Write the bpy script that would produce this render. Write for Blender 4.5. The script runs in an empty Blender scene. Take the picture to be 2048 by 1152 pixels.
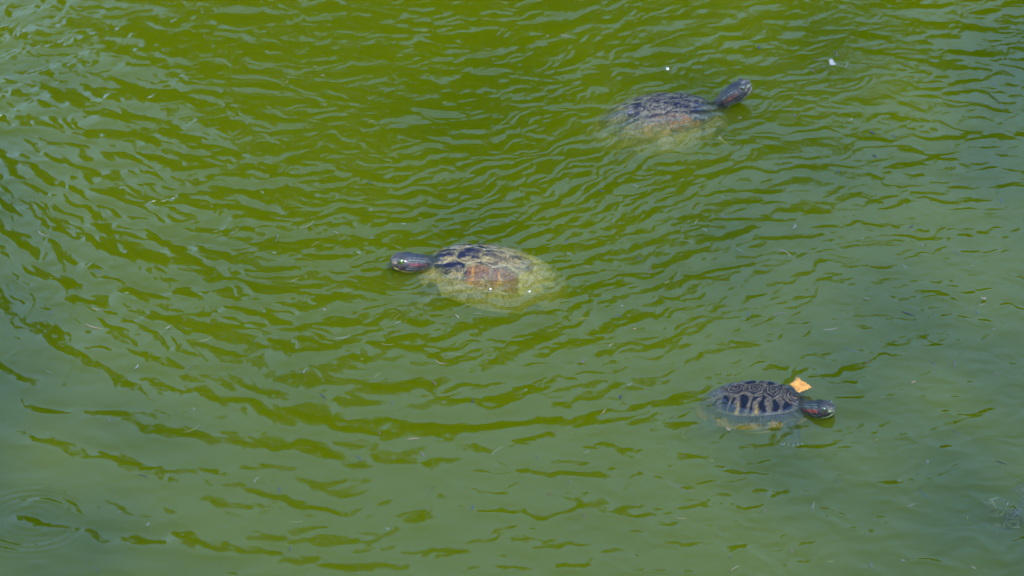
import bpy, math, random
import numpy as np
from mathutils import Vector, Matrix, Euler
# =====================================================================
# camera, sun, sky, exposure
# =====================================================================
# ---------- camera geometry ----------
PITCH = math.radians(30.0); DIST = 8.5; FOV = math.radians(12.0)
CAM = np.array([0.0, -DIST*math.cos(PITCH), DIST*math.sin(PITCH)])
FWD = np.array([0.0, math.cos(PITCH), -math.sin(PITCH)])
UPV = np.array([0.0, math.sin(PITCH), math.cos(PITCH)])
FPX = 1024.0/math.tan(FOV/2)
def ground(px, py, z=0.0):
    """where the sight line of a photo pixel (2048x1152) meets height z"""
    px = np.asarray(px, float); py = np.asarray(py, float)
    u = (px-1024)/FPX; v = (576-py)/FPX
    dx = u; dy = FWD[1]+v*UPV[1]; dz = FWD[2]+v*UPV[2]
    t = (z-CAM[2])/dz
    return CAM[0]+dx*t, CAM[1]+dy*t
def to_px(x, y, z=0.0):
    rx = x-CAM[0]; ry = y-CAM[1]; rz = z-CAM[2]
    d = ry*FWD[1]+rz*FWD[2]; up = ry*UPV[1]+rz*UPV[2]
    return 1024+FPX*rx/d, 576-FPX*up/d

sc = bpy.context.scene
cam = bpy.data.cameras.new("camera"); camo = bpy.data.objects.new("camera", cam)
sc.collection.objects.link(camo); sc.camera = camo
camo.location = CAM.tolist(); camo.rotation_euler = (math.radians(90)-PITCH, 0, 0)
cam.sensor_width = 36; cam.angle = FOV; cam.clip_start = .1; cam.clip_end = 2000
cam.dof.use_dof = True; cam.dof.focus_distance = DIST; cam.dof.aperture_fstop = 8.0
SUN_EL = math.radians(44); SUN_AZ = math.radians(165)      # clockwise from +Y: behind the camera, to its right
SUN_DIR = Vector((math.sin(SUN_AZ)*math.cos(SUN_EL), math.cos(SUN_AZ)*math.cos(SUN_EL), math.sin(SUN_EL)))
world = bpy.data.worlds.new("World"); sc.world = world; world.use_nodes = True
wn = world.node_tree.nodes; wl = world.node_tree.links
sky = wn.new("ShaderNodeTexSky"); sky.sky_type = 'NISHITA'; sky.sun_disc = False
sky.sun_elevation = SUN_EL; sky.sun_rotation = SUN_AZ; sky.ozone_density = 6.0; sky.air_density = 1.5; sky.dust_density = .2
wl.new(sky.outputs[0], wn['Background'].inputs['Color']); wn['Background'].inputs['Strength'].default_value = .15
sun = bpy.data.lights.new("sun", 'SUN'); sun.energy = 2.0; sun.angle = math.radians(.5); sun.color = (1, .955, .88)
suno = bpy.data.objects.new("sun", sun); sc.collection.objects.link(suno)
suno.rotation_euler = SUN_DIR.to_track_quat('Z', 'Y').to_euler()
sc.view_settings.view_transform = 'Standard'; sc.view_settings.look = 'None'
sc.view_settings.gamma = 1; sc.view_settings.use_curve_mapping = False; sc.view_settings.exposure = 1.9
sc.render.engine = 'CYCLES'; sc.cycles.use_denoising = True
sc.cycles.volume_bounces = 2; sc.cycles.max_bounces = 10; sc.cycles.transparent_max_bounces = 16
# =====================================================================
# helpers
# =====================================================================
COL = sc.collection; ALB = .45
def tag(o, label=None, cat=None, group=None, kind=None):
    if label: o['label'] = label
    if cat: o['category'] = cat
    if group: o['group'] = group
    if kind: o['kind'] = kind
    return o
def mesh_obj(name, verts, faces, mat, parent=None, smooth=True, col=None):
    me = bpy.data.meshes.new(name); me.from_pydata([tuple(v) for v in verts], [], [tuple(f) for f in faces]); me.update()
    if smooth: me.polygons.foreach_set('use_smooth', [True]*len(me.polygons))
    if col is not None:
        a = me.color_attributes.new('pigment', 'FLOAT_COLOR', 'POINT')
        c = np.ones((len(verts), 4), np.float32); c[:, :3] = col; a.data.foreach_set('color', c.ravel())
    if mat: me.materials.append(mat)
    o = bpy.data.objects.new(name, me); COL.objects.link(o)
    if parent: o.parent = parent
    return o
def fast_grid(name, V, nx, ny, mat, extra=None):
    """V (ny*nx,3) row-major grid, optional closing underside"""
    n = len(V); i = np.arange(nx-1)[None, :]; j = np.arange(ny-1)[:, None]; a = (j*nx+i).ravel()
    F = np.stack([a, a+1, a+1+nx, a+nx], 1)
    if extra is not None:
        EV, EF = extra(n); V = np.vstack([V, EV]); F = np.vstack([F, EF])
    me = bpy.data.meshes.new(name)
    me.vertices.add(len(V)); me.vertices.foreach_set('co', V.astype(np.float32).ravel())
    me.loops.add(F.size); me.loops.foreach_set('vertex_index', F.astype(np.int32).ravel())
    me.polygons.add(len(F)); me.polygons.foreach_set('loop_start', np.arange(0, F.size, 4, dtype=np.int32))
    sm = np.zeros(len(F), bool); sm[:len(a)] = True; me.polygons.foreach_set('use_smooth', sm)
    me.update(calc_edges=True); me.materials.append(mat)
    o = bpy.data.objects.new(name, me); COL.objects.link(o); return o
def new_mat(name):
    m = bpy.data.materials.new(name); m.use_nodes = True
    return m, m.node_tree.nodes, m.node_tree.links, m.node_tree.nodes.get('Principled BSDF')
def pigment_mat(name, rough=.35, noise_scale=300, noise_amt=.35, bump=.15, coat=.3, spec=.5):
    m, n, l, b = new_mat(name)
    at = n.new('ShaderNodeVertexColor'); at.layer_name = 'pigment'
    tc = n.new('ShaderNodeTexCoord'); nz = n.new('ShaderNodeTexNoise'); nz.inputs['Scale'].default_value = noise_scale; nz.inputs['Detail'].default_value = 4
    mr = n.new('ShaderNodeMapRange'); mr.inputs[1].default_value = .3; mr.inputs[2].default_value = .7
    mr.inputs[3].default_value = 1-noise_amt; mr.inputs[4].default_value = 1+noise_amt
    mx = n.new('ShaderNodeVectorMath'); mx.operation = 'SCALE'
    bp = n.new('ShaderNodeBump'); bp.inputs['Strength'].default_value = bump; bp.inputs['Distance'].default_value = .002
    l.new(tc.outputs['Object'], nz.inputs['Vector']); mr.inputs[3].default_value *= ALB; mr.inputs[4].default_value *= ALB; l.new(nz.outputs['Fac'], mr.inputs[0]); l.new(at.outputs['Color'], mx.inputs[0]); l.new(mr.outputs[0], mx.inputs['Scale'])
    l.new(mx.outputs[0], b.inputs['Base Color']); l.new(nz.outputs['Fac'], bp.inputs['Height']); l.new(bp.outputs[0], b.inputs['Normal'])
    b.inputs['Roughness'].default_value = rough; b.inputs['Coat Weight'].default_value = coat; b.inputs['Coat Roughness'].default_value = .12
    b.inputs['Specular IOR Level'].default_value = spec
    return m
def flat_mat(name, c, rough=.6, var=.25, scale=200):
    m, n, l, b = new_mat(name)
    tc = n.new('ShaderNodeTexCoord'); nz = n.new('ShaderNodeTexNoise'); nz.inputs['Scale'].default_value = scale; nz.inputs['Detail'].default_value = 3
    rp = n.new('ShaderNodeValToRGB'); rp.color_ramp.elements[0].position = .3; rp.color_ramp.elements[1].position = .7
    rp.color_ramp.elements[0].color = tuple(x*(1-var) for x in c)+(1,); rp.color_ramp.elements[1].color = tuple(min(1, x*(1+var)) for x in c)+(1,)
    l.new(tc.outputs['Object'], nz.inputs['Vector']); l.new(nz.outputs['Fac'], rp.inputs[0]); l.new(rp.outputs[0], b.inputs['Base Color'])
    b.inputs['Roughness'].default_value = rough
    return m
# =====================================================================
# the wave field
# =====================================================================

# photo x, y, crest slant (deg, + = down to the right), spacing px, crest length px, slope deg
CTRL = [
(60,60,-18,42,130,2.0),(100,300,25,50,110,2.2),(60,200,-10,50,90,2.4),(350,80,-14,36,150,1.2),(300,230,5,40,100,1.5),(600,60,-5,24,120,1.8),(600,200,-3,20,80,1.8),
(850,60,0,22,90,2.0),(900,250,10,17,55,2.0),(1050,120,-10,22,80,2.2),(1200,60,-22,28,80,2.4),(1130,230,-28,20,70,2.2),
(1400,60,-30,32,70,2.2),(1350,150,-2,18,70,1.2),(1550,100,-12,22,60,1.2),(1700,60,2,22,60,1.1),(1700,220,3,20,70,1.0),(1900,200,8,24,70,1.4),
(250,430,22,40,120,2.6),(60,430,50,60,130,2.6),(450,380,-3,28,110,2.2),(600,350,-6,24,90,2.2),(700,450,5,24,80,2.2),(600,530,-4,30,110,2.2),(850,400,-2,20,70,2.2),
(1100,350,-30,20,80,2.4),(1060,420,-38,17,70,2.2),(1300,420,-25,30,110,2.0),(1300,520,-20,28,110,1.9),(1500,470,-12,32,110,1.5),(1700,400,2,28,120,1.2),(1900,400,3,26,110,1.2),(1800,530,5,26,90,1.1),
(60,600,40,90,250,1.0),(300,560,22,45,130,2.2),(420,630,12,45,130,1.8),(700,640,-8,34,110,1.4),(1000,690,-8,30,90,1.2),(1200,700,-14,32,80,1.2),(1200,560,-22,28,100,1.8),
(1450,600,-22,30,90,1.2),(1620,650,-24,36,70,1.0),(1870,650,8,34,100,1.0),(100,800,25,80,250,.5),(400,800,13,80,300,.4),(700,800,8,80,300,.4),(1000,850,-2,80,250,.4),
(1250,800,-10,60,120,.8),(1480,700,-16,30,50,1.0),(1800,760,-3,50,90,.8),(150,950,17,90,250,.4),(500,950,8,90,300,.4),(800,980,3,90,250,.4),(1100,1000,10,80,150,.6),
(1350,1000,14,50,60,1.0),(1600,1000,5,50,60,.8),(1900,950,3,40,60,.8),(350,1110,12,70,200,.5),(650,1110,10,70,150,.6),(1000,1110,0,60,100,.7),(1400,1110,-5,50,80,.8),(1800,1110,2,50,80,.6)]
# crests whose far sides show in the photo as long bands: half width px, slope deg, points
STREAKS = [
(9,4.6,[(22,1045),(70,1040),(128,1052)]),(5,5.0,[(35,1003),(80,998),(130,1006),(152,1022)]),
(12,3.2,[(20,465),(60,510),(75,545),(120,555),(160,590),(210,600)]),
(11,3.0,[(55,400),(90,430),(130,440)]),(13,3.2,[(100,455),(140,475),(190,490),(240,530)]),
(10,3.2,[(275,765),(400,790),(500,810),(560,825),(640,838),(700,852),(800,850),(900,858),(960,853),(1060,845),(1130,847),(1230,838)]),
(19,3.4,[(-20,612),(30,632),(70,655),(110,675),(160,692),(200,700)]),
(9,3.0,[(225,695),(280,715),(330,722),(370,742),(430,757)]),
(10,3.2,[(385,685),(450,700),(512,725),(560,745),(640,762),(720,768),(790,777),(870,772),(920,765)]),
(10,3.0,[(-20,715),(20,735),(60,765),(105,785)]),(9,3.0,[(50,800),(100,812),(150,815),(220,820),(300,827)]),
(9,3.0,[(150,838),(180,830),(230,832)]),
(11,3.2,[(270,862),(350,860),(450,880),(560,895),(640,900),(710,930),(760,925),(815,925)]),
(9,3.0,[(845,945),(880,935),(930,930)]),(7,3.2,[(940,940),(1000,950),(1080,945),(1110,955),(1200,955)]),
(11,3.2,[(70,875),(130,895),(200,910),(240,925),(295,932)]),
(8,3.0,[(310,948),(345,950)]),(6,3.0,[(370,960),(440,965),(520,985),(570,1000),(640,1010),(685,1028),(740,1008)]),
(11,3.2,[(790,1025),(850,1037)]),(12,3.2,[(175,1072),(240,1075),(300,1085),(340,1072),(420,1088),(480,1092)]),
(8,3.2,[(460,1105),(560,1115),(640,1125),(710,1140)]),
(7,3.4,[(970,1025),(1040,1022),(1100,1026),(1190,1015)]),(6,3.0,[(980,1108),(1040,1118)]),(8,3.2,[(1080,1135),(1140,1128),(1200,1120)]),
(11,3.2,[(360,660),(450,660),(530,648),(580,630),(670,602)]),(9,3.0,[(320,637),(370,640)]),
(11,3.2,[(600,660),(660,642),(700,635),(740,620)]),(10,3.2,[(770,630),(830,640),(890,628)]),
(8,3.2,[(920,650),(970,655),(1040,625)]),(6,3.0,[(515,668),(600,672),(655,680)]),(8,3.0,[(130,585),(170,605),(225,628)]),
(9,3.0,[(210,585),(280,595),(340,615),(385,620)]),(7,3.0,[(800,668),(860,670),(930,655)]),
(4.5,3.6,[(1280,550),(1330,537),(1385,522)]),(4,3.6,[(1310,422),(1380,398),(1420,385),(1495,376)]),(5,3.6,[(1185,395),(1225,372),(1265,366),(1335,342)]),
(6,3.6,[(1110,468),(1145,448),(1165,428),(1205,422)]),(4.5,3.6,[(1215,460),(1250,445),(1300,420)]),(4,3.6,[(1375,560),(1440,543),(1500,528)]),
(4,3.6,[(1310,488),(1350,468),(1380,462)]),(4,3.4,[(1385,480),(1430,475),(1450,468)]),(3.5,3.6,[(1430,440),(1500,440),(1580,440)]),(3.5,3.6,[(1560,340),(1620,335),(1700,336)]),
(3.5,3.8,[(1740,352),(1770,366),(1855,370)]),(4,3.8,[(1770,467),(1830,470),(1890,480)]),(3.5,3.6,[(1240,650),(1280,632),(1305,622)]),
(4,3.4,[(1175,745),(1230,752),(1290,735)]),(7,3.6,[(1070,710),(1110,698),(1150,692)]),(5,3.6,[(1640,758),(1675,745),(1700,735)]),(3.5,3.6,[(1765,710),(1800,712),(1822,704)]),
(5,3.2,[(1200,852),(1250,840)]),(5,3.2,[(1345,862),(1390,856)]),(4,3.6,[(1860,585),(1910,605),(1960,614)]),
]
# rings: photo centre, radius px, ring spacing px, slope deg, number of rings
RINGS = [(62,1040,96,21,6.0,3.4),(62,1040,30,30,3.0,1.5),(650,155,48,11,3.6,3.5),(640,158,22,8,2.5,2),(965,348,52,11,3.0,3.5),(1668,150,62,16,2.4,2.2),(1985,180,30,7,3.2,4),(1705,880,150,38,1.8,2.2),
(1432,225,75,11,3.0,5),(795,548,55,18,3.2,3),(1655,835,58,18,3.2,3),(1492,205,52,13,2.8,3),(1000,600,170,22,1.2,2.5),(1450,860,120,22,1.0,2.5),(1300,290,150,20,1.5,3),(1640,215,55,15,1.6,2.5),(1330,330,90,14,1.4,3.5),(1130,400,110,15,1.2,4),(285,720,14,5,1.5,2),(560,470,40,12,1.2,3),(870,405,34,11,1.5,3),(1150,640,100,30,.8,3)]
def fields(px, py):
    P = np.array(CTRL); calm = (P[:,0] > 1380)&(P[:,1] < 720); P[calm,5] *= .68; num = np.zeros((4,)+px.shape); den = np.zeros(px.shape); cs = np.zeros(px.shape); sn = np.zeros(px.shape)
    for r in P:
        w = np.exp(-((px-r[0])**2+((py-r[1])*1.3)**2)/(2*110.0**2))+1e-9
        a = math.radians(r[2]); cs += w*math.cos(a); sn += w*math.sin(a); den += w
        for k,c in enumerate((r[3],r[4],r[5])): num[k] += w*c
    return np.arctan2(sn,cs), num[0]/den, num[1]/den, num[2]/den
def height_field(xs, ys, seed=7):
    rng = np.random.default_rng(seed)
    X = xs; Y = ys; H = np.zeros((len(ys), len(xs)))
    def window(x0,x1,y0,y1):
        i0,i1 = np.searchsorted(X,(x0,x1)); j0,j1 = np.searchsorted(Y,(y0,y1))
        return i0,i1,j0,j1
    def place(cx, cy, dirv, lam, lc, lw, slope, ph, curv):
        R = 2.4*max(lc,lw)
        i0,i1,j0,j1 = window(cx-R,cx+R,cy-R,cy+R)
        if i1-i0 < 2 or j1-j0 < 2: return
        gx = X[i0:i1][None,:]-cx; gy = Y[j0:j1][:,None]-cy
        a = gx*dirv[0]+gy*dirv[1]; b = -gx*dirv[1]+gy*dirv[0]+curv*a*a
        k = 2*math.pi/lam
        H[j0:j1,i0:i1] += slope/k*np.sin(k*b+ph)*np.exp(-(a/lc)**2-(b/lw)**2)
    NP = [(420,3.0,1.4,0.26),(1500,1.5,.9,0.32),(6000,0.88,.8,0.50),(8500,0.48,0.36,0.44),(9000,0.29,0.22,0.28)]
    for (n, fs, fl, fa) in NP:
        px = rng.uniform(-150,2200,n); py = rng.uniform(-150,1300,n)
        ang, sp, ln, sl = fields(px, py); sl = sl*rng.choice([.35,1.0,1.6],n)
        if fs > 1.5: sl = np.clip(sl,.6,2.2)
        jit = rng.normal(0, .2 if fs>=1.0 else .34, n); ang = ang+jit
        x,y = ground(px,py); x2,y2 = ground(px+10*np.cos(ang), py+10*np.sin(ang))
        dx = x2-x; dy = y2-y; L = np.hypot(dx,dy); dx/=L; dy/=L
        xa,ya = ground(px,py+sp*fs); lam = np.abs((ya-y))*np.abs(dx)*rng.uniform(.65,1.45,n)
        mpx = np.hypot(*(np.array(ground(px+10,py))-np.array((x,y))))/10
        lc = ln*fl*mpx*.55*L/(10*mpx)*rng.uniform(.7,1.4,n)
        for q in range(n):
            lw = lam[q]*.75
            # constant slope statistics whatever the packet size
            dens = n/(4.1*3.2)*lc[q]*lw*1.6
            place(x[q],y[q],(dx[q],dy[q]),lam[q],lc[q],lw,math.radians(sl[q])*fa*2.1/math.sqrt(max(dens,.3)),rng.uniform(0,6.28),rng.normal(0,.25))
    for (w, s, pts) in STREAKS:
        p = np.array(pts,float)
        seg = []
        for a,b in zip(p[:-1],p[1:]):
            m = max(2,int(np.hypot(*(b-a))/6)); t = np.linspace(0,1,m,endpoint=False)[:,None]; seg.append(a+(b-a)*t)
        q = np.vstack(seg+[p[-1:]]); q[:,1] += np.interp(np.arange(len(q)),np.arange(0,len(q)+9,9),rng.normal(0,w*.4,len(np.arange(0,len(q)+9,9))))
        gx,gy = ground(q[:,0],q[:,1]); g = np.stack([gx,gy],1)
        wy = abs(ground(p[:,0].mean(),p[:,1].mean()+w)[1]-ground(p[:,0].mean(),p[:,1].mean())[1])
        R = wy*5
        i0,i1,j0,j1 = window(g[:,0].min()-R,g[:,0].max()+R,g[:,1].min()-R,g[:,1].max()+R)
        if i1-i0<2 or j1-j0<2: continue
        GX = X[i0:i1]; yl = np.interp(GX, g[:,0], g[:,1]); sl = np.gradient(yl, GX); cosn = 1/np.sqrt(1+sl*sl)
        kk = max(3,int(.02/(GX[1]-GX[0]))|1); yl = np.convolve(np.pad(yl,kk//2,mode='edge'),np.ones(kk)/kk,'valid')
        tt = (GX-g[0,0])/(g[-1,0]-g[0,0]); L = g[-1,0]-g[0,0]; e = min(.07/max(L,.08),.16)
        env = 1/(1+np.exp(-(tt)/(e*.4)))*1/(1+np.exp((tt-1)/(e*.4)))
        env = env*(.78+.22*np.sin(GX*37+rng.uniform(0,6))*np.sin(GX*61+rng.uniform(0,6)))
        wy_ = wy*1.35
        s = s*1.32; d = (Y[j0:j1][:,None]-yl[None,:])*cosn[None,:]
        k = math.pi/2/(wy_*1.15)
        H[j0:j1,i0:i1] -= math.radians(s)/k*np.sin(k*d)*np.exp(-(d/(wy_*1.7))**2)*env[None,:]
    # small eddies wander the crests so that they break into ragged pieces
    def soft(step, amp):
        nxc = int((2.4)/step)+4; nyc = int(2.6/step)+4; G = rng.normal(0, amp, (nyc, nxc))
        u = np.clip((X+1.2)/step, 0, nxc-1.001); v = np.clip((Y+1.2)/step, 0, nyc-1.001); i = u.astype(int); j = v.astype(int)
        fu = u-i; fv = v-j; fu = fu*fu*(3-2*fu); fv = (fv*fv*(3-2*fv))[:,None]
        return (G[j][:,i]*(1-fu)+G[j][:,i+1]*fu)*(1-fv)+(G[j+1][:,i]*(1-fu)+G[j+1][:,i+1]*fu)*fv
    wx = soft(.05,.008)+soft(.02,.0035); wyy = soft(.045,.0065)+soft(.018,.0028)+soft(.009,.0011)
    edge = np.clip((1.1-np.abs(X))/.1,0,1)[None,:]*np.clip((1.25-np.abs(Y-.05))/.1,0,1)[:,None]
    fx = np.interp((X[None,:]+wx*edge).ravel(), X, np.arange(len(X))).reshape(H.shape); fy = np.interp((Y[:,None]+wyy*edge).ravel(), Y, np.arange(len(Y))).reshape(H.shape)
    i = np.clip(fx.astype(int),0,len(X)-2); j = np.clip(fy.astype(int),0,len(Y)-2); a = fx-i; b = fy-j
    H = (H[j,i]*(1-a)+H[j,i+1]*a)*(1-b)+(H[j+1,i]*(1-a)+H[j+1,i+1]*a)*b
    for (cx,cy,rp,sp,s,n) in RINGS:
        x,y = ground(cx,cy); x2,_ = ground(cx+rp,cy); R = x2-x; lam = R*sp/rp; wd = lam*n*.5
        i0,i1,j0,j1 = window(x-R-3*wd,x+R+3*wd,y-R-3*wd,y+R+3*wd)
        gx = X[i0:i1][None,:]-x; gy = Y[j0:j1][:,None]-y; r = np.hypot(gx,gy); th = np.arctan2(gy,gx)
        k = 2*math.pi/lam
        H[j0:j1,i0:i1] += math.radians(s)/k*np.cos(k*(r-R))*np.exp(-((r-R)/wd)**2)*(.75+.35*np.sin(th*2+cx))
    return H

def axis(lo, hi, step, far_lo, far_hi, g=1.07):
    mid = np.arange(lo, hi+step/2, step); up = []; x = mid[-1]; s = step
    while x < far_hi: s *= g; x += s; up.append(x)
    dn = []; x = mid[0]; s = step
    while x > far_lo: s *= g; x -= s; dn.append(x)
    return np.array(dn[::-1]+mid.tolist()+up)
XS = axis(-1.08, 1.08, .0021, -30, 30); YS = axis(-1.02, 1.24, .0028, -7.5, 19)
HF = height_field(XS, YS)
DX = np.gradient(XS)[None, :]; DY = np.gradient(YS)[:, None]
HF *= 1/(1+(np.maximum(DX/.012, 1)-1)*3)/(1+(np.maximum(DY/.012, 1)-1)*3)
def water_z(x, y):
    i = int(np.clip(np.searchsorted(XS, x), 0, len(XS)-1)); j = int(np.clip(np.searchsorted(YS, y), 0, len(YS)-1)); return float(HF[j, i])
# =====================================================================
# water, pond bed and banks
# =====================================================================
wm, n, l, b = new_mat('pond_water'); n.remove(b); out = n['Material Output']
geo = n.new('ShaderNodeNewGeometry'); tc = n.new('ShaderNodeTexCoord')
bn = n.new('ShaderNodeTexNoise'); bn.inputs['Scale'].default_value = 34; bn.inputs['Detail'].default_value = 4; bn.inputs['Roughness'].default_value = .55
mp = n.new('ShaderNodeMapping'); mp.inputs['Scale'].default_value = (1, 2.2, 1)
bp = n.new('ShaderNodeBump'); bp.inputs['Strength'].default_value = 1; bp.inputs['Distance'].default_value = .0001
l.new(tc.outputs['Object'], mp.inputs[0]); l.new(mp.outputs[0], bn.inputs['Vector'])
# away from the modelled waves the same ripples go on as relief
bn2 = n.new('ShaderNodeTexNoise'); bn2.inputs['Scale'].default_value = 11; bn2.inputs['Detail'].default_value = 3; l.new(mp.outputs[0], bn2.inputs['Vector'])
ln_ = n.new('ShaderNodeVectorMath'); ln_.operation = 'LENGTH'; l.new(tc.outputs['Object'], ln_.inputs[0])
fr = n.new('ShaderNodeMapRange'); fr.interpolation_type = 'SMOOTHSTEP'; fr.inputs[1].default_value = 1.15; fr.inputs[2].default_value = 2.0; fr.inputs[3].default_value = 0; fr.inputs[4].default_value = 30; l.new(ln_.outputs['Value'], fr.inputs[0])
m1 = n.new('ShaderNodeMath'); m1.operation = 'MULTIPLY_ADD'; l.new(bn2.outputs['Fac'], m1.inputs[0]); l.new(fr.outputs[0], m1.inputs[1]); l.new(bn.outputs['Fac'], m1.inputs[2]); l.new(m1.outputs[0], bp.inputs['Height'])
dot = n.new('ShaderNodeVectorMath'); dot.operation = 'DOT_PRODUCT'; l.new(bp.outputs[0], dot.inputs[0]); l.new(geo.outputs['Incoming'], dot.inputs[1])
def mth(op, a, bb=None, clamp=False):
    q = n.new('ShaderNodeMath'); q.operation = op; q.use_clamp = clamp
    for k, v in enumerate((a, bb)):
        if v is None: continue
        if isinstance(v, (int, float)): q.inputs[k].default_value = v
        else: l.new(v, q.inputs[k])
    return q.outputs[0]
c1 = mth('SUBTRACT', 1.0, mth('ABSOLUTE', dot.outputs['Value']), True)
F = mth('ADD', mth('MULTIPLY', mth('POWER', c1, 5.0), .96), .04)
F = mth('MULTIPLY', F, mth('SUBTRACT', 1.0, geo.outputs['Backfacing']))
gl = n.new('ShaderNodeBsdfGlossy'); gl.inputs['Roughness'].default_value = .0; l.new(bp.outputs[0], gl.inputs['Normal'])
tr = n.new('ShaderNodeBsdfTransparent'); mix = n.new('ShaderNodeMixShader')
l.new(F, mix.inputs[0]); l.new(tr.outputs[0], mix.inputs[1]); l.new(gl.outputs[0], mix.inputs[2]); l.new(mix.outputs[0], out.inputs['Surface'])
vs = n.new('ShaderNodeVolumeScatter'); vs.inputs['Color'].default_value = (.79, .95, .0, 1); vs.inputs['Density'].default_value = 3.55; vs.inputs['Anisotropy'].default_value = .0
va = n.new('ShaderNodeVolumeAbsorption'); va.inputs['Color'].default_value = (.5, .54, .27, 1); va.inputs['Density'].default_value = 23.5
ad = n.new('ShaderNodeAddShader'); l.new(vs.outputs[0], ad.inputs[0]); l.new(va.outputs[0], ad.inputs[1]); l.new(ad.outputs[0], out.inputs['Volume'])
nx, ny = len(XS), len(YS); gx, gy = np.meshgrid(XS, YS); V = np.stack([gx.ravel(), gy.ravel(), HF.ravel()], 1)
def close_box(n0):
    i = np.arange(nx); j = np.arange(ny)
    idx = np.concatenate([i, (j[1:]*nx+nx-1), ((ny-1)*nx+i[::-1][1:]), (j[::-1][1:-1]*nx)])
    P = V[idx].copy(); P[:, 2] = -1.6; m = len(idx); k = np.arange(m); k2 = (k+1) % m
    S = np.stack([idx[k2], idx[k], n0+k, n0+k2], 1)
    # bottom: the lower rim stitched straight across, row to row
    lo = n0+np.arange(nx); hi = n0+(nx-1)+(ny-1)+np.arange(nx)[::-1]
    B = np.stack([lo[1:], lo[:-1], hi[:-1], hi[1:]], 1)
    return P, np.vstack([S, B])
water = fast_grid('water', V, nx, ny, wm, close_box)
tag(water, 'rippled olive green pond water reflecting blue sky and dark trees', kind='structure')
# ground: one sheet, sunk under the pond, banks and grass to the horizon
gmat, n, l, b = new_mat('bank_ground')
tc = n.new('ShaderNodeTexCoord'); nz = n.new('ShaderNodeTexNoise'); nz.inputs['Scale'].default_value = .9; nz.inputs['Detail'].default_value = 8
rp = n.new('ShaderNodeValToRGB'); rp.color_ramp.elements[0].position = .35; rp.color_ramp.elements[1].position = .65
rp.color_ramp.elements[0].color = (.035, .05, .012, 1); rp.color_ramp.elements[1].color = (.09, .08, .04, 1)
l.new(tc.outputs['Object'], nz.inputs['Vector']); l.new(nz.outputs['Fac'], rp.inputs[0]); l.new(rp.outputs[0], b.inputs['Base Color']); b.inputs['Roughness'].default_value = .95
ax = axis(-24, 24, .8, -700, 700, 1.25); ay = axis(-14, 26, .8, -700, 700, 1.25)
gx, gy = np.meshgrid(ax, ay); d = np.maximum(np.maximum(np.abs(gx)-24, gy-15.5), -(gy+4.6))    # <0 inside the pond
rs = np.random.default_rng(5); wob = np.sin(gx*.7)*.25+np.sin(gy*.9+gx*.3)*.2
t = np.clip((d+wob+1.2)/2.4, 0, 1); t = t*t*(3-2*t); gz = -1.2+t*1.75+wob*.15+np.where(gy < -5, np.clip(-(gy+5), 0, 4)*.5, 0)
ground_o = fast_grid('ground', np.stack([gx.ravel(), gy.ravel(), gz.ravel()], 1), len(ax), len(ay), gmat)
tag(ground_o, 'muddy pond bed and grassy banks', kind='structure')
# =====================================================================
# trees on the far bank (mirrored in the water)
# =====================================================================
leafm = flat_mat('tree_leaves', (.045, .075, .018), .55, .3, 1.5); barkm = flat_mat('tree_bark', (.09, .07, .05), .9, .3, 8)
def loft(P, W, Hh, seg=14, up=Vector((0, 0, 1)), cap=True):
    P = [Vector(p) for p in P]; vs_, fs_ = [], []
    for i, p in enumerate(P):
        t = (P[min(i+1, len(P)-1)]-P[max(i-1, 0)]).normalized(); s = t.cross(up)
        if s.length < 1e-4: s = t.cross(Vector((1, 0, 0)))
        s.normalize(); u = s.cross(t)
        for k in range(seg):
            a = 2*math.pi*k/seg; vs_.append(p+s*(W[i]*math.cos(a))+u*(Hh[i]*math.sin(a)))
    for i in range(len(P)-1):
        for k in range(seg):
            k2 = (k+1) % seg; fs_.append((i*seg+k, i*seg+k2, (i+1)*seg+k2, (i+1)*seg+k))
    if cap:
        vs_ += [P[0], P[-1]]; a, bq = len(vs_)-2, len(vs_)-1; o = (len(P)-1)*seg
        for k in range(seg):
            k2 = (k+1) % seg; fs_.append((a, k2, k)); fs_.append((bq, o+k, o+k2))
    return vs_, fs_
def join(parts):
    V_, F_ = [], []
    for v, f in parts:
        o = len(V_); V_ += list(v); F_ += [tuple(i+o for i in q) for q in f]
    return V_, F_
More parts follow.
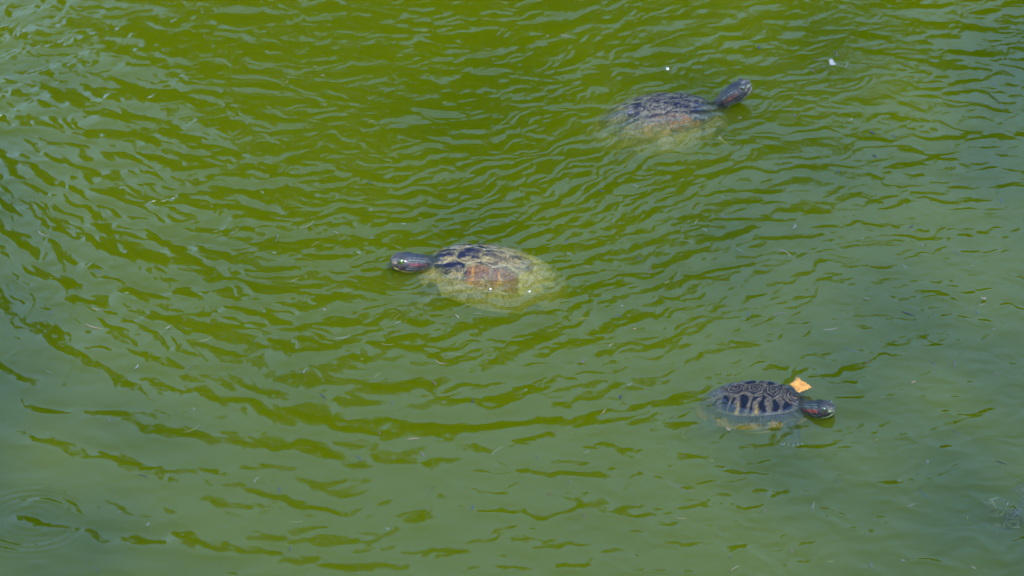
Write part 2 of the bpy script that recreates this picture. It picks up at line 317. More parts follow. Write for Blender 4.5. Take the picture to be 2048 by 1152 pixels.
def make_tree(x, y, top, r, dens, seed, label, nc_=None, m_=105, grp='trees along the far bank'):
    rng = np.random.default_rng(seed)
    base = Vector((x, y, .3)); root = bpy.data.objects.new('tree', None); COL.objects.link(root); root.location = base
    tag(root, label, 'tree', grp)
    hgt = top-.3; ch = hgt*.46; cz = hgt-ch
    parts = []; lean = rng.normal(0, .25, 2)
    tp = [(lean[0]*q*q, lean[1]*q*q, hgt*.86*q) for q in np.linspace(0, 1, 8)]
    parts.append(loft(tp, np.linspace(.24, .04, 8), np.linspace(.24, .04, 8), 10)); tips = []
    for k in range(14):
        q = rng.uniform(.25, .8); p0 = Vector((lean[0]*q*q, lean[1]*q*q, hgt*.86*q)); a = rng.uniform(0, 6.28); L = r*rng.uniform(.5, .9)*(1.15-q*.5)
        p2 = p0+Vector((math.cos(a)*L, math.sin(a)*L, L*rng.uniform(.3, .9))); p1 = p0.lerp(p2, .5)+Vector((0, 0, -.12*L))
        w = .09*(1.1-q); parts.append(loft([p0, p1, p2], (w, w*.6, w*.2), (w, w*.6, w*.2), 6)); tips.append(p2)
    v, f = join(parts); mesh_obj('trunk', v, f, barkm, root)
    nc = int(dens*r*r*(75 if nc_ is None else nc_)); u = rng.normal(size=(nc, 3)); u /= np.linalg.norm(u, axis=1)[:, None]
    rad = rng.uniform(.1, 1, nc)**.45; lob = 1+.16*np.sin(3*np.arctan2(u[:, 1], u[:, 0])+seed)+.12*rng.normal(size=nc)*.6
    c = u*rad[:, None]*lob[:, None]*np.array([r, r, ch])+np.array([lean[0], lean[1], cz-.25]); c[:, 2] = np.minimum(c[:, 2], hgt-.35+rng.normal(0, .12, nc))
    m = m_; lc = np.repeat(c, m, 0); q = rng.normal(size=(nc*m, 3)); q /= np.linalg.norm(q, axis=1)[:, None]
    cr = np.repeat(rng.uniform(.35, .7, nc), m); pos = lc+q*(rng.uniform(0, 1, nc*m)**.5*cr)[:, None]*np.array([1, 1, .7])
    a = rng.normal(size=(nc*m, 3)); a /= np.linalg.norm(a, axis=1)[:, None]; bb = np.cross(a, rng.normal(size=(nc*m, 3))); bb /= np.linalg.norm(bb, axis=1)[:, None]
    s = rng.uniform(.07, .13, nc*m)[:, None]; Q = np.stack([pos-a*s, pos+bb*s*.45, pos+a*s, pos-bb*s*.45], 1).reshape(-1, 3)
    me = bpy.data.meshes.new('crown'); N = nc*m
    me.vertices.add(4*N); me.vertices.foreach_set('co', Q.astype(np.float32).ravel()); me.loops.add(4*N); me.loops.foreach_set('vertex_index', np.arange(4*N, dtype=np.int32))
    me.polygons.add(N); me.polygons.foreach_set('loop_start', np.arange(0, 4*N, 4, dtype=np.int32)); me.update(calc_edges=True); me.materials.append(leafm)
    o = bpy.data.objects.new('crown', me); COL.objects.link(o); o.parent = root; o['kind'] = 'stuff'
for a in [(-.9, 20.2, 12.3, 2.7, 1.0, 1, 'tallest broad green tree on the far bank mirrored at the upper left'),
          (2.9, 20.8, 10.4, 2.6, 1.0, 2, 'rounded green tree right beside the tallest one on the far bank'),
          (6.6, 21.2, 8.9, 2.6, 1.0, 3, 'low green tree mirrored at the right side of the water'),
          (-5.9, 20.6, 9.3, 2.5, .33, 4, 'thin crowned tree with sky gaps mirrored at the left edge'),
          (-10.4, 21.0, 9.2, 2.8, .8, 5, 'leftmost tree of the front row on the far bank'),
          (11.2, 21.6, 8.4, 2.7, .8, 6, 'rightmost tree of the front row on the far bank'),
          (-7.5, 26.5, 6.6, 3.4, .6, 7, 'low bushy tree behind the thin crowned one'),
          (.5, 27.5, 8.6, 3.6, .7, 8, 'low bushy tree hidden behind the tallest tree'),
          (8.5, 27, 8.0, 3.4, .7, 9, 'low bushy tree behind the right hand trees')]:
    make_tree(*a)
# slim airy trees added out of view, their shade stands in for lens vignetting
for a in [(1.66, -14.3, 24.0, 1.25, 1.0, 21, 'airy tree behind the viewer that thinly shades the left edge of the water'),
          (5.95, -16.3, 18.5, 1.3, 1.0, 22, 'airy tree behind the viewer that thinly shades the lower right corner'),
          (6.2, -14.4, 21.0, 1.0, 1.0, 23, 'airy tree behind the viewer that thinly shades the right edge of the water')]:
    make_tree(*a, nc_=(2600 if a[5] > 21 else 2400)/a[3]**2, m_=2, grp='unseen airy trees added on the near bank for shade')

# =====================================================================
# turtles
# =====================================================================
skin_m = pigment_mat('turtle_skin', .4, 480, .5, .8, .2, .35); shell_m = pigment_mat('turtle_shell', .75, 260, .5, .35, .04, .12); eye_m = pigment_mat('turtle_eye', .05, 50, .05, 0, 1)
claw_m = flat_mat('turtle_claw', (.30, .28, .2), .4)
def smooth(a, b, x): t = np.clip((x-a)/(b-a), 0, 1); return t*t*(3-2*t)
def mixc(c, k, w): return c*(1-w[:, None])+np.array(k)[None, :]*w[:, None]
def band(x, c, w, s=.5): return 1-smooth(w*(1-s), w, np.abs(x-c))
OA, OB = .5, .395
def outline(th, rho=1.0):
    """plan outline of a shell one unit long; th = 0 towards the head"""
    x = OA*math.cos(th); y = OB*math.sin(th)
    y *= 1-.10*x*2*(1 if x > 0 else .25); y = math.copysign(abs(y)**.93*OB**.07, y)
    if x > .4: x = .4+(x-.4)*.75
    return x*rho, y*rho
def dome(x, y, hd):
    """shell height over the rim plane"""
    r = min(1.0, math.hypot(x/OA/(.95 if x > 0 else 1), y/OB)); z = hd*(1-r**2.3)**.72 if r < 1 else 0
    return z+max(0, r-.86)*-.06+.012*math.exp(-(y/.05)**2)*(1 if r < .8 else 0)*(hd/.18)
VX = [.405, .245, .085, -.085, -.25, -.405]; VE = [.085, .075, .085, .085, .075, .085]; VM = [.12, .13, .135, .13, .12]
def arc(t0, t1, rho, m): return [outline(t0+(t1-t0)*k/m, rho) for k in range(m+1)]
def th_at_x(xv, rho): return math.acos(max(-1, min(1, (xv/rho)/OA)))
def scute_polys():
    out_ = []
    for i in range(5):
        a, b_ = VX[i], VX[i+1]; m = (a+b_)/2
        out_.append(('v', i, 0, [(a, VE[i]), (m, VM[i]), (b_, VE[i+1]), (b_, -VE[i+1]), (m, -VM[i]), (a, -VE[i])]))
    cs = [VX[0]+.0, (VX[1]+VX[2])/2, (VX[2]+VX[3])/2, (VX[3]+VX[4])/2, (VX[4]+VX[5])/2]; R = .82
    ths = [.42, 1.12, 1.60, 2.08, 2.62]
    for sgn in (1, -1):
        for i in range(4):
            if i == 0: inner = [(VX[0], VE[0]), ((VX[0]+VX[1])/2, VM[0]), (VX[1], VE[1]), (cs[1], VM[1])]
            else: inner = [(cs[i], VM[i]), (VX[i+1], VE[i+1]), (cs[i+1], VM[i+1])]
            outer = arc(ths[i+1], ths[i], R, 6); out_.append(('c', i, sgn, [(p[0], p[1]*sgn) for p in inner+outer]))
        mt = np.linspace(.07, math.pi-.03, 13)
        for i in range(12):
            out_.append(('m', i, sgn, [(p[0], p[1]*sgn) for p in arc(mt[i], mt[i+1], 1.012, 4)+arc(mt[i+1], mt[i], .84, 3)]))
    out_.append(('m', 12, 0, [(p[0], p[1]) for p in arc(-.06, .06, 1.0, 2)+arc(.06, -.06, .84, 2)]))
    return out_
POLYS = scute_polys()
def scute_mesh(poly, hd, thick, rings):
    P = np.array(poly); Q = []
    for a, b_ in zip(P, np.roll(P, -1, 0)):
        m = max(1, int(np.hypot(*(b_-a))/.017))
        for k in range(m): Q.append(a+(b_-a)*k/m)
    Q = np.array(Q); c = Q.mean(0); n_ = len(Q); S = [1, .965, .93, .87, .81, .74, .67, .59, .51, .43, .34, .25, .13]; V_, sv = [], []
    for s in S:
        for q in Q:
            p = c+(q-c)*s; h = thick*(1-s**10)*(1+.25*math.cos(s*rings*6.28)*(s < .97)) if s < 1 else -.006
            V_.append((p[0], p[1], dome(p[0], p[1], hd)+h)); sv.append(s)
    V_.append((c[0], c[1], dome(c[0], c[1], hd)+thick)); sv.append(0)
    F_ = []
    for r in range(len(S)-1):
        for k in range(n_): k2 = (k+1) % n_; F_.append((r*n_+k, r*n_+k2, (r+1)*n_+k2, (r+1)*n_+k))
    o = (len(S)-1)*n_
    for k in range(n_): F_.append((o+k, o+(k+1) % n_, len(V_)-1))
    V_ = np.array(V_); ar = np.sum(Q[:, 0]*np.roll(Q[:, 1], -1)-Q[:, 1]*np.roll(Q[:, 0], -1))
    if ar < 0: F_ = [f[::-1] for f in F_]
    return V_, F_, np.array(sv), c
def hsh(x): return (np.sin(x*127.1)*43758.5453) % 1
def vnoise(x, y, s, seed=0):
    x = x/s+seed*17.3; y = y/s+seed*9.1; i = np.floor(x); j = np.floor(y); u = x-i; v = y-j; u = u*u*(3-2*u); v = v*v*(3-2*v)
    h = lambda a, b_: hsh(a*1.37+b_*7.77+seed)
    return (h(i, j)*(1-u)+h(i+1, j)*u)*(1-v)+(h(i, j+1)*(1-u)+h(i+1, j+1)*u)*v
def shell_colour(style, kind, idx, sgn, V_, s, c):
    x, y = V_[:, 0]+.022*(vnoise(V_[:, 0], V_[:, 1], .05, 41)-.5), V_[:, 1]+.035*(vnoise(V_[:, 0], V_[:, 1], .04, 43)-.5); n_ = len(x)
    s = np.clip(s+.10*(vnoise(V_[:, 0], V_[:, 1], .022, 51)-.5), 0, 1)
    if style == 'pale':
        dark = np.array([.02, .025, .055]); tan = np.array([.46, .35, .16])
        w = smooth(.42, .62, vnoise(x*.45, y*2.0, .06, 3+idx+5*abs(sgn))*.5+vnoise(x*.4, y*2.4, .026, idx)*.5)
        front = smooth(-.15, .15, x); col = mixc(np.tile(dark, (n_, 1)), tan, np.clip(w*(.9)+(1-front)*.6, 0, 1))
        if kind == 'v': col = mixc(col, (.03, .035, .08), .6*band(s, .4, .5)*smooth(.3, .6, vnoise(x, y*2, .05, 9)))
        if kind == 'c' and idx in (1, 2) and sgn > 0:
            col = mixc(col, (.27, .13, .075), np.clip(.85*smooth(.1, .55, vnoise(x, y*.6, .045, 5)), 0, 1)*smooth(.13, .17, np.abs(y)))
            col = mixc(col, (.62, .27, .05), .8*band(x, c[0]+.03, .008)*smooth(.12, .2, np.abs(y)))
        if kind == 'c' and idx == 0: col = mixc(col, (.42, .34, .22), .5*smooth(.3, .6, vnoise(x*.5, y, .03, 8)))
        if kind == 'm': col = mixc(col, (.50, .40, .19), np.full(n_, .6)*(.5+vnoise(x, y, .04, 12)))
        col = mixc(col, (.55, .47, .27), smooth(.9, .97, s)*.6)
        if kind == 'c' and idx == 3 or kind == 'v' and idx == 4: col = mixc(col, (.66, .56, .22), np.full(n_, .7)*(.55+.6*vnoise(x, y*1.5, .05, 14)))
    elif style == 'slate':
        col = np.tile(np.array([.018, .024, .055]), (n_, 1)); w = smooth(.42, .62, vnoise(x*.6, y*3, .05, 2+idx)*.5+vnoise(x*.6, y*3, .02, idx)*.5)
        col = mixc(col, (.27, .235, .17), w*.8)
        if kind == 'c' and idx in (0, 1, 2) and sgn < 0: col = mixc(col, (.36, .17, .07), smooth(.35, .75, vnoise(x*.6, y*1.6, .035, 6))*.8*smooth(.14, .24, np.abs(y)))
        if kind == 'c' and idx in (2, 3): col = mixc(col, (.40, .32, .17), np.full(n_, .4)*smooth(.1, .25, np.abs(y)))
        if kind == 'm': col = mixc(col, (.40, .34, .19), .55*smooth(.2, .6, vnoise(x, y, .06, 4))+.15)
        col = mixc(col, (.30, .27, .19), smooth(.88, .96, s)*.4)
    else:
        col = np.tile(np.array([.007, .014, .032]), (n_, 1)); tan = (.27, .215, .15)
        if kind == 'v': w = smooth(.1, .8, np.sin(s*20+6*vnoise(x, y, .06, idx)))*.8+.25*vnoise(x, y, .03, 2)
        elif kind == 'c': w = smooth(-.1, .6, np.sin((x-c[0])*62+1.5+3.5*vnoise(x, y, .07, idx)))*(.35+.7*vnoise(x, y, .03, 1))
        else: w = smooth(.55, .3, np.hypot((x-c[0])/.045, (y-c[1])/.045))*0+smooth(.3, .7, np.sin(s*14))*.6
        w = w*(.45+.75*vnoise(x, y, .018, 31)); col = mixc(col, tan, np.clip(w, 0, 1)*(.45 if kind == 'm' else .8))
        if kind == 'c' and idx in (1, 2): col = mixc(col, (.48, .32, .06), .8*band(x, c[0]-.012, .008)*smooth(.2, .26, np.abs(y)))
        if kind == 'm': col = mixc(col, (.80, .42, .05), smooth(.93, 1.0, np.hypot(x/OA, y/OB))*(.85 if idx < 3 or idx == 12 else .5))
        col = mixc(col, (.20, .17, .12), smooth(.9, .97, s)*.7)
    return np.clip(col, 0, 1)
def make_turtle(label, style, L, cpx, ztop, heading, pitch, roll, head_px, head_z, head_yaw, head_pitch, hs, hd, legs):
    k = L; root = bpy.data.objects.new('turtle', None); COL.objects.link(root)
    R = Euler((roll, -pitch, heading), 'XYZ').to_matrix(); zc = ztop-hd*k
    gx_, gy_ = ground(cpx[0], cpx[1], zc+hd*k*.35); loc = Vector((float(gx_), float(gy_), zc))
    root.location = loc; root.rotation_euler = (roll, -pitch, heading); tag(root, label, 'turtle', 'turtles swimming in the pond')
    loc_of = lambda w: R.transposed() @ (Vector(w)-loc)
    # carapace: the shell body the scutes sit on
    V_, F_ = [], []; nr, ns = 12, 48
    for r in range(nr+1):
        rho = 1.0*r/nr
        for q in range(ns):
            x, y = outline(2*math.pi*q/ns, rho); V_.append((x, y, dome(x, y, hd)-.004))
    for r in range(nr):
        for q in range(ns): q2 = (q+1) % ns; F_.append((r*ns+q, (r+1)*ns+q, (r+1)*ns+q2, r*ns+q2))
    o = len(V_)
    for rho, z in ((.96, -.02), (.8, -.035), (.4, -.05)):
        for q in range(ns): x, y = outline(2*math.pi*q/ns, rho); V_.append((x, y, z))
    rows = [nr*ns, o, o+ns, o+2*ns]
    for a, b_ in zip(rows[:-1], rows[1:]):
        for q in range(ns): q2 = (q+1) % ns; F_.append((a+q, b_+q, b_+q2, a+q2))
    F_.append(tuple(range(o+3*ns-1, o+2*ns-1, -1)))
    V_ = np.array(V_)*k; base_c = {'pale': (.30, .27, .16), 'slate': (.12, .12, .10), 'dark': (.05, .05, .045)}[style]
    shell = mesh_obj('carapace', V_, F_, shell_m, root, col=np.tile(np.array(base_c), (len(V_), 1)))
    for kind, idx, sgn, poly in POLYS:
        v, f, s, c = scute_mesh(poly, hd, .012 if kind != 'm' else .009, 4)
        col = shell_colour(style, kind, idx, sgn, v, s, c)
        so = mesh_obj('marginal_scute' if kind == 'm' else 'scute', v*k, f, shell_m, shell, col=col)
    # plastron
    PV, PF = [], []
    for z, sc_ in ((-.055, .93), (-.085, .88), (-.105, .7)):
        for q in range(ns): x, y = outline(2*math.pi*q/ns, sc_); PV.append((x*.92, y*(.82 if abs(x) > .22 else .95), z))
    for r in range(2):
        for q in range(ns): q2 = (q+1) % ns; PF.append((r*ns+q, (r+1)*ns+q, (r+1)*ns+q2, r*ns+q2))
    PF.append(tuple(range(3*ns-1, 2*ns-1, -1))); PF.append(tuple(range(ns)))
    PV = np.array(PV); pc = np.tile(np.array([.58, .36, .05]), (len(PV), 1)); pc = mixc(pc, (.12, .1, .05), smooth(.6, .75, vnoise(PV[:, 0], PV[:, 1], .08, 2)))
    mesh_obj('plastron', PV*k, PF, shell_m, root, col=pc)
    # body: neck, head, limbs and tail grown into one surface
    u = hs   # head scale, metres per unit of a 1 m head
    gxh, gyh = ground(head_px[0], head_px[1], head_z); hc = loc_of((float(gxh), float(gyh), head_z))
    Rh = R.transposed() @ Euler((0, -head_pitch, heading+head_yaw), 'XYZ').to_matrix(); hf = Rh @ Vector((1, 0, 0)); hu = Rh @ Vector((0, 0, 1)); hl = Rh @ Vector((0, 1, 0))
    occ = hc-hf*u*.5; n0 = Vector((.36*k, 0, .012*k)); n1 = Vector((.47*k, 0, .02*k)); 
    bez = lambda t: (n0*(1-t)**3+n1*(3*t*(1-t)**2)+(occ-hf*u*.45)*(3*t*t*(1-t))+occ*t**3)
    nk = [bez(t) for t in np.linspace(0, 1, 9)]
    HSEC = [(0, .37, .34, -.02), (.14, .41, .375, -.02), (.3, .415, .385, -.015), (.46, .385, .375, -.01), (.6, .335, .345, -.015), (.72, .285, .31, -.03), (.82, .25, .275, -.045), (.88, .20, .225, -.06), (.915, .11, .13, -.07)]
    P = nk[:-1]+[occ+hf*(t*u)+hu*(dz*u) for t, w, h_, dz in HSEC]
    Wd = [.54, .50, .45, .40, .365, .345, .335, .345]; W_ = [w*u for w in Wd]+[w*u for t, w, h_, dz in HSEC]; H_ = [w*u*.95 for w in Wd]+[h_*u for t, w, h_, dz in HSEC]
    up0 = hu if hu.z > .3 else Vector((0, 0, 1))
    parts = [loft(P, W_, H_, 24, up=hu)]
    for sg in (1, -1):
        e = occ+hf*(.60*u)+hl*(sg*.225*u)+hu*(.16*u); parts.append(loft([e-hf*(.16*u), e-hf*(.1*u), e, e+hf*(.1*u), e+hf*(.16*u)], [.02*u, .08*u, .105*u, .08*u, .02*u], [.02*u, .08*u, .11*u, .08*u, .02*u], 12, up=hu))
    # trunk inside the shell
    parts.append(loft([(-.40*k, 0, -.01*k), (-.3*k, 0, -.01*k), (0, 0, -.01*k), (.3*k, 0, -.005*k), (.4*k, 0, -.0*k)], [.1*k, .24*k, .3*k, .24*k, .1*k], [.02*k, .03*k, .035*k, .035*k, .02*k], 20))
    parts.append(loft([(-.38*k, 0, -.02*k), (-.5*k, .01*k, -.03*k), (-.62*k, .03*k, -.05*k)], [.03*k, .02*k, .006*k], [.028*k, .018*k, .006*k], 10))
    claws = []
    for (pts, ws) in legs:
        pts = [Vector(p)*k for p in pts]; ws = [w*k for w in ws]
        parts.append(loft(pts, ws, [w*(.8 if i < 2 else .5) for i, w in enumerate(ws)], 14))
        e = pts[-1]; d = (pts[-1]-pts[-2]).normalized(); sd = d.cross(Vector((0, 0, 1))).normalized()
        for q in range(5):
            a = (q-2)*.30; dd = (d*math.cos(a)+sd*math.sin(a)); b0 = e+sd*((q-2)*ws[-1]*.38)-d*(.01*k); l_ = (.055-.006*abs(q-2))*k
            parts.append(loft([b0, b0+dd*l_*.6, b0+dd*l_], [.013*k, .011*k, .006*k], [.010*k, .008*k, .005*k], 8))
            claws.append(loft([b0+dd*l_*.85, b0+dd*l_*1.2+Vector((0, 0, -.002*k)), b0+dd*l_*1.55+Vector((0, 0, -.008*k))], [.0055*k, .004*k, .0008*k], [.0055*k, .004*k, .0008*k], 6))
    v, f = join(parts); me = bpy.data.meshes.new('body_cage'); me.from_pydata([tuple(q) for q in v], [], f); me.update()
    tmp = bpy.data.objects.new('body_cage', me); COL.objects.link(tmp)
    rm = tmp.modifiers.new('r', 'REMESH'); rm.mode = 'VOXEL'; rm.voxel_size = .0013; rm.use_smooth_shade = True
    sm = tmp.modifiers.new('s', 'SMOOTH'); sm.iterations = 3; sm.factor = .5
    dg = bpy.context.evaluated_depsgraph_get(); bm_ = bpy.data.meshes.new_from_object(tmp.evaluated_get(dg)); bpy.data.objects.remove(tmp); bm_.name = 'body'
    N = len(bm_.vertices); co = np.empty(N*3, np.float32); bm_.vertices.foreach_get('co', co); co = co.reshape(-1, 3).astype(float)
    # pigment of skin
    rel = co-np.array(occ); t = rel@np.array(hf)/u; lat = rel@np.array(hl)/u; vt = rel@np.array(hu)/u
    npth = np.array([list(p) for p in nk]); dist = np.linalg.norm(co[:, None, :]-npth[None], axis=2); nn = dist.argmin(1)
    neck = (t < 0); tn = np.where(neck, -np.linalg.norm(npth[nn]-np.array(occ), axis=1)/u, t)
    cen = npth[nn]; reln = co-cen; side = np.array(hl); upv = np.array(hu)
    latn = np.where(neck, reln@side/u, lat); vtn = np.where(neck, reln@upv/u, vt); ang = np.degrees(np.arctan2(vtn, np.abs(latn)))
    isneck = (dist.min(1) < .5*u) | (t > -.1)&(np.abs(lat) < .6)
    bc = {'pale': (.026, .032, .05), 'slate': (.016, .02, .035), 'dark': (.008, .016, .02)}[style]
    col = np.tile(np.array(bc), (N, 1)); fine = vnoise(co[:, 0], co[:, 1]+co[:, 2], .004, 3)
    mot = vnoise(co[:, 0], co[:, 1]+.7*co[:, 2], .009, 13); col *= (.4+.5*fine+.9*mot)[:, None]
    yel = {'pale': (.85, .68, .18), 'slate': (.75, .75, .5), 'dark': (.50, .75, .30)}[style]
    H = isneck
    col = np.where(H[:, None], mixc(col, (.07, .055, .05), smooth(.35, .6, tn)*.75), col)
    hm = lambda w: np.where(H, w, 0)
    col = mixc(col, yel, hm(band(ang, -38-14*smooth(.1, -1.0, tn), 8 if style != 'slate' else 6)*smooth(.62, .55, tn)*smooth(-1.6, -.9, tn)))
    col = mixc(col, (.45, .46, .38), hm(.5*band(ang, -12, 3)*smooth(.5, .35, tn)))
    col = mixc(col, (.45, .46, .38), hm(.5*band(ang, 40, 3)*smooth(.4, .3, tn)))
    red = {'pale': (.26, .05, .075), 'slate': (.24, .07, .05), 'dark': (.36, .035, .02)}[style]
    for aa_, ww_, kk_ in ((-24, 2.5, .6), (2, 2, .4), (28, 2.2, .55), (56, 3, .5), (-50, 3, .5)):
        col = mixc(col, (.30, .32, .24), hm(kk_*band(ang+5*(mot-.5), aa_, ww_)*smooth(.42, .3, tn)*smooth(-1.5, -.6, tn)))
    col = mixc(col, red, hm(band(ang, 14+8*(tn), 12, .6)*smooth(-.30, .0, tn)*smooth(.40, .26, tn)*(.6+.6*fine)))
    col = mixc(col, yel, hm(.9*band(ang-(tn-.8)*60, -30, 9)*smooth(.55, .66, tn)))
    col = mixc(col, yel, hm(.85*band(ang, 20, 9)*smooth(.72, .8, tn)))
    col = mixc(col, (.01, .01, .01), hm(.7*band(ang, -12, 3.5)*smooth(.45, .55, tn)))
    lf = ~H; st = smooth(.25, .8, np.sin(co[:, 0]*420+co[:, 1]*160)); col = np.where(lf[:, None], mixc(col, yel, st*.05), col)
    col = mixc(col, {'pale': (.16, .14, .13), 'slate': (.30, .28, .26), 'dark': (.26, .34, .22)}[style], hm(smooth(.56, .74, tn)*smooth(.25, .7, mot)*.75))
    col = mixc(col, (.01, .01, .012), hm(.55*smooth(.55, .8, vnoise(co[:, 0]+co[:, 2], co[:, 1], .006, 23))))
    a = bm_.color_attributes.new('pigment', 'FLOAT_COLOR', 'POINT'); c4 = np.ones((N, 4), np.float32); c4[:, :3] = np.clip(col, 0, 1); a.data.foreach_set('color', c4.ravel())
    bm_.materials.clear(); bm_.materials.append(skin_m); bm_.polygons.foreach_set('use_smooth', [True]*len(bm_.polygons))
    body = bpy.data.objects.new('body', bm_); COL.objects.link(body); body.parent = root
    for sg in (1, -1):
        e = occ+hf*(.60*u)+hl*(sg*.25*u)+hu*(.165*u); ev, ef = [], []; r_ = .115*u; ax = (hl*sg+hu*.35).normalized(); bx = hf; cx = ax.cross(bx).normalized()
        for i in range(9):
            ph = math.pi*i/8
            for j in range(20): q = 2*math.pi*j/20; ev.append(e+ax*(r_*math.cos(ph))+(bx*math.cos(q)+cx*math.sin(q))*(r_*math.sin(ph)))
        for i in range(8):
            for j in range(20): j2 = (j+1) % 20; ef.append((i*20+j, i*20+j2, (i+1)*20+j2, (i+1)*20+j))
        E = np.array([list(p-e) for p in ev])/r_; aa = E@np.array(ax); hb = E@np.array(bx); vb = E@np.array(hu); off = np.sqrt(np.maximum(0, 1-aa*aa))
        ec = np.tile(np.array([.02, .02, .02]), (len(ev), 1)); iris = (.14, .26, .03) if style == 'pale' else (.10, .13, .05)
        ec = mixc(ec, iris, smooth(.86, .7, off)); ec = mixc(ec, (.004, .006, .004), np.maximum(smooth(.34, .24, off), band(vb-aa*.35*.9, 0, .17)*smooth(.9, .8, off)))
        mesh_obj('eye', ev, ef, eye_m, root, col=ec)
    for v, f in claws: mesh_obj('claw', v, f, claw_m, root)
    return root
def leg_set(fl, fr, hl_, hr):
    """front left/right and hind left/right limbs, each a reach vector"""
    S = []
    for (sy, sx, rv, ww) in ((1, .30, fl, 1), (-1, .30, fr, 1), (1, -.27, hl_, 1.1), (-1, -.27, hr, 1.1)):
        a = Vector((sx, sy*.18, -.02)); b_ = Vector((sx+.05*(1 if sx > 0 else -1), sy*.30, -.035)); e = Vector(rv); m = b_.lerp(e, .5)+Vector((.01, 0, -.005))
        S.append(([a, b_, m, e], [.085*ww, .075*ww, .066*ww, .062*ww]))
    return S
rad = math.radians
make_turtle('pale tan shelled turtle swimming left in the middle, with purple red ear stripe', 'pale', .276, (984, 545), .000, rad(171), rad(7), rad(4),
            (804, 524), .011, rad(22), rad(9), .048, .165, leg_set((.50, .44, -.13), (.46, -.42, -.10), (-.50, .36, -.1), (-.52, -.34, -.1)))
make_turtle('slate shelled turtle farthest away near the top, neck stretched up out of the water', 'slate', .272, (1318, 237), .001, rad(17), rad(3), rad(-3),
            (1482, 178), .027, rad(-8), rad(30), .049, .165, leg_set((.44, .42, -.10), (.46, -.42, -.12), (-.50, .36, -.1), (-.52, -.34, -.12)))
make_turtle('smallest turtle, dark ringed shell and bright red ear stripe, at the lower right', 'dark', .200, (1512, 804), .006, rad(-12), rad(4), rad(-5),
            (1650, 819), .008, rad(-14), rad(10), .043, .175, leg_set((.46, .40, -.10), (.40, -.50, -.05), (-.48, .36, -.1), (-.52, -.34, -.1)))
# =====================================================================
# things floating on the water
# =====================================================================
DM = {'straw': flat_mat('dry_straw', (.095, .095, .05), .7), 'yellow': flat_mat('yellow_stem', (.10, .105, .015), .7), 'tan': flat_mat('tan_seed_husk', (.16, .11, .07), .7), 'dark': flat_mat('dark_wet_twig', (.012, .014, .02), .5),
      'brown': flat_mat('brown_twig', (.07, .035, .025), .7), 'green': flat_mat('green_bit', (.04, .05, .012), .9), 'white': flat_mat('white_petal', (.22, .22, .20), .5, .08), 'grey': flat_mat('pale_grey_bit', (.10, .11, .10), .6), 'orange': flat_mat('orange_leaf', (.46, .20, .035), .6, .35, 120)}
def px_size(py): return float(ground(1025, py)[0]-ground(1024, py)[0])
def region(x, y):
    for tx, ty, hw, hh, nm in ((955, 545, 260, 120, 'pale middle turtle'), (1530, 810, 230, 110, 'small dark turtle'), (1330, 225, 240, 130, 'farthest turtle')):
        if abs(x-tx) < hw and abs(y-ty) < hh: return ('left of' if x-tx < -hw*.7 else 'right of' if x-tx > hw*.7 else 'above' if y < ty else 'below')+' the '+nm
    c = ['far left', 'left', 'centre left', 'centre right', 'right', 'far right'][min(5, int(x/342))]
    r = ['along the top', 'in the upper part', 'in the middle band', 'in the lower part', 'along the bottom'][min(4, int(y/231))]
    return c+' '+r
seen = {}
def label_for(colour, shape, x, y, ln=0, ang=0):
    lie = 'lying level' if abs(ang) < 11 else 'standing upright' if abs(ang) > 64 else 'slanting down right' if ang > 0 else 'slanting up right'
    return f'{"tiny" if ln < 10 else "short" if ln < 17 else "long"} {colour} {shape} {lie}, {region(x, y)}'
def scrap(x, y, ln, ang, kind, colour):
    """a curled sliver, ln px long, slanting ang degrees on the photo"""
    s = px_size(y); rnd = random.Random(int(x*7+y*13)); a = math.radians(ang)
    x0, y0 = ground(x-ln/2*math.cos(a), y-ln/2*math.sin(a)); x1, y1 = ground(x+ln/2*math.cos(a), y+ln/2*math.sin(a)); n_ = 7
    d = Vector((x1-x0, y1-y0, 0)); nrm = Vector((-d.y, d.x, 0)); bow = rnd.uniform(-.22, .22); zs = rnd.choice([-.0006, .003, .006, .010, .014]); P = []
    for i in range(n_):
        t = i/(n_-1); p = Vector((x0, y0, 0))+d*t+nrm*(bow*4*t*(1-t)); p.z = water_z(p.x, p.y)-zs; P.append(p)
    w = s*(1.5 if ln > 12 else 2.2)*rnd.uniform(.8, 1.3); pr = [.25, .7, 1, 1.1, .95, .6, .2]
    c = sum(P, Vector())/n_; v, f = loft([p-c for p in P], [w*q for q in pr], [w*.45*q for q in pr], 6)
    o = mesh_obj('plant_scrap', v, f, DM[kind]); o.location = c
    tag(o, label_for(colour, 'twig' if kind in ('dark', 'brown') and ln > 16 else ('stem' if ln > 16 else 'scrap'), x, y, ln, ang), 'plant scrap', 'tiny plant scraps floating on the pond'); return o
NAMES = {'s': ('straw', 'pale straw'), 'y': ('yellow', 'yellow'), 't': ('tan', 'pinkish tan'), 'd': ('dark', 'dark'), 'b': ('brown', 'reddish brown'), 'g': ('green', 'yellow green'), 'w': ('grey', 'pale grey')}
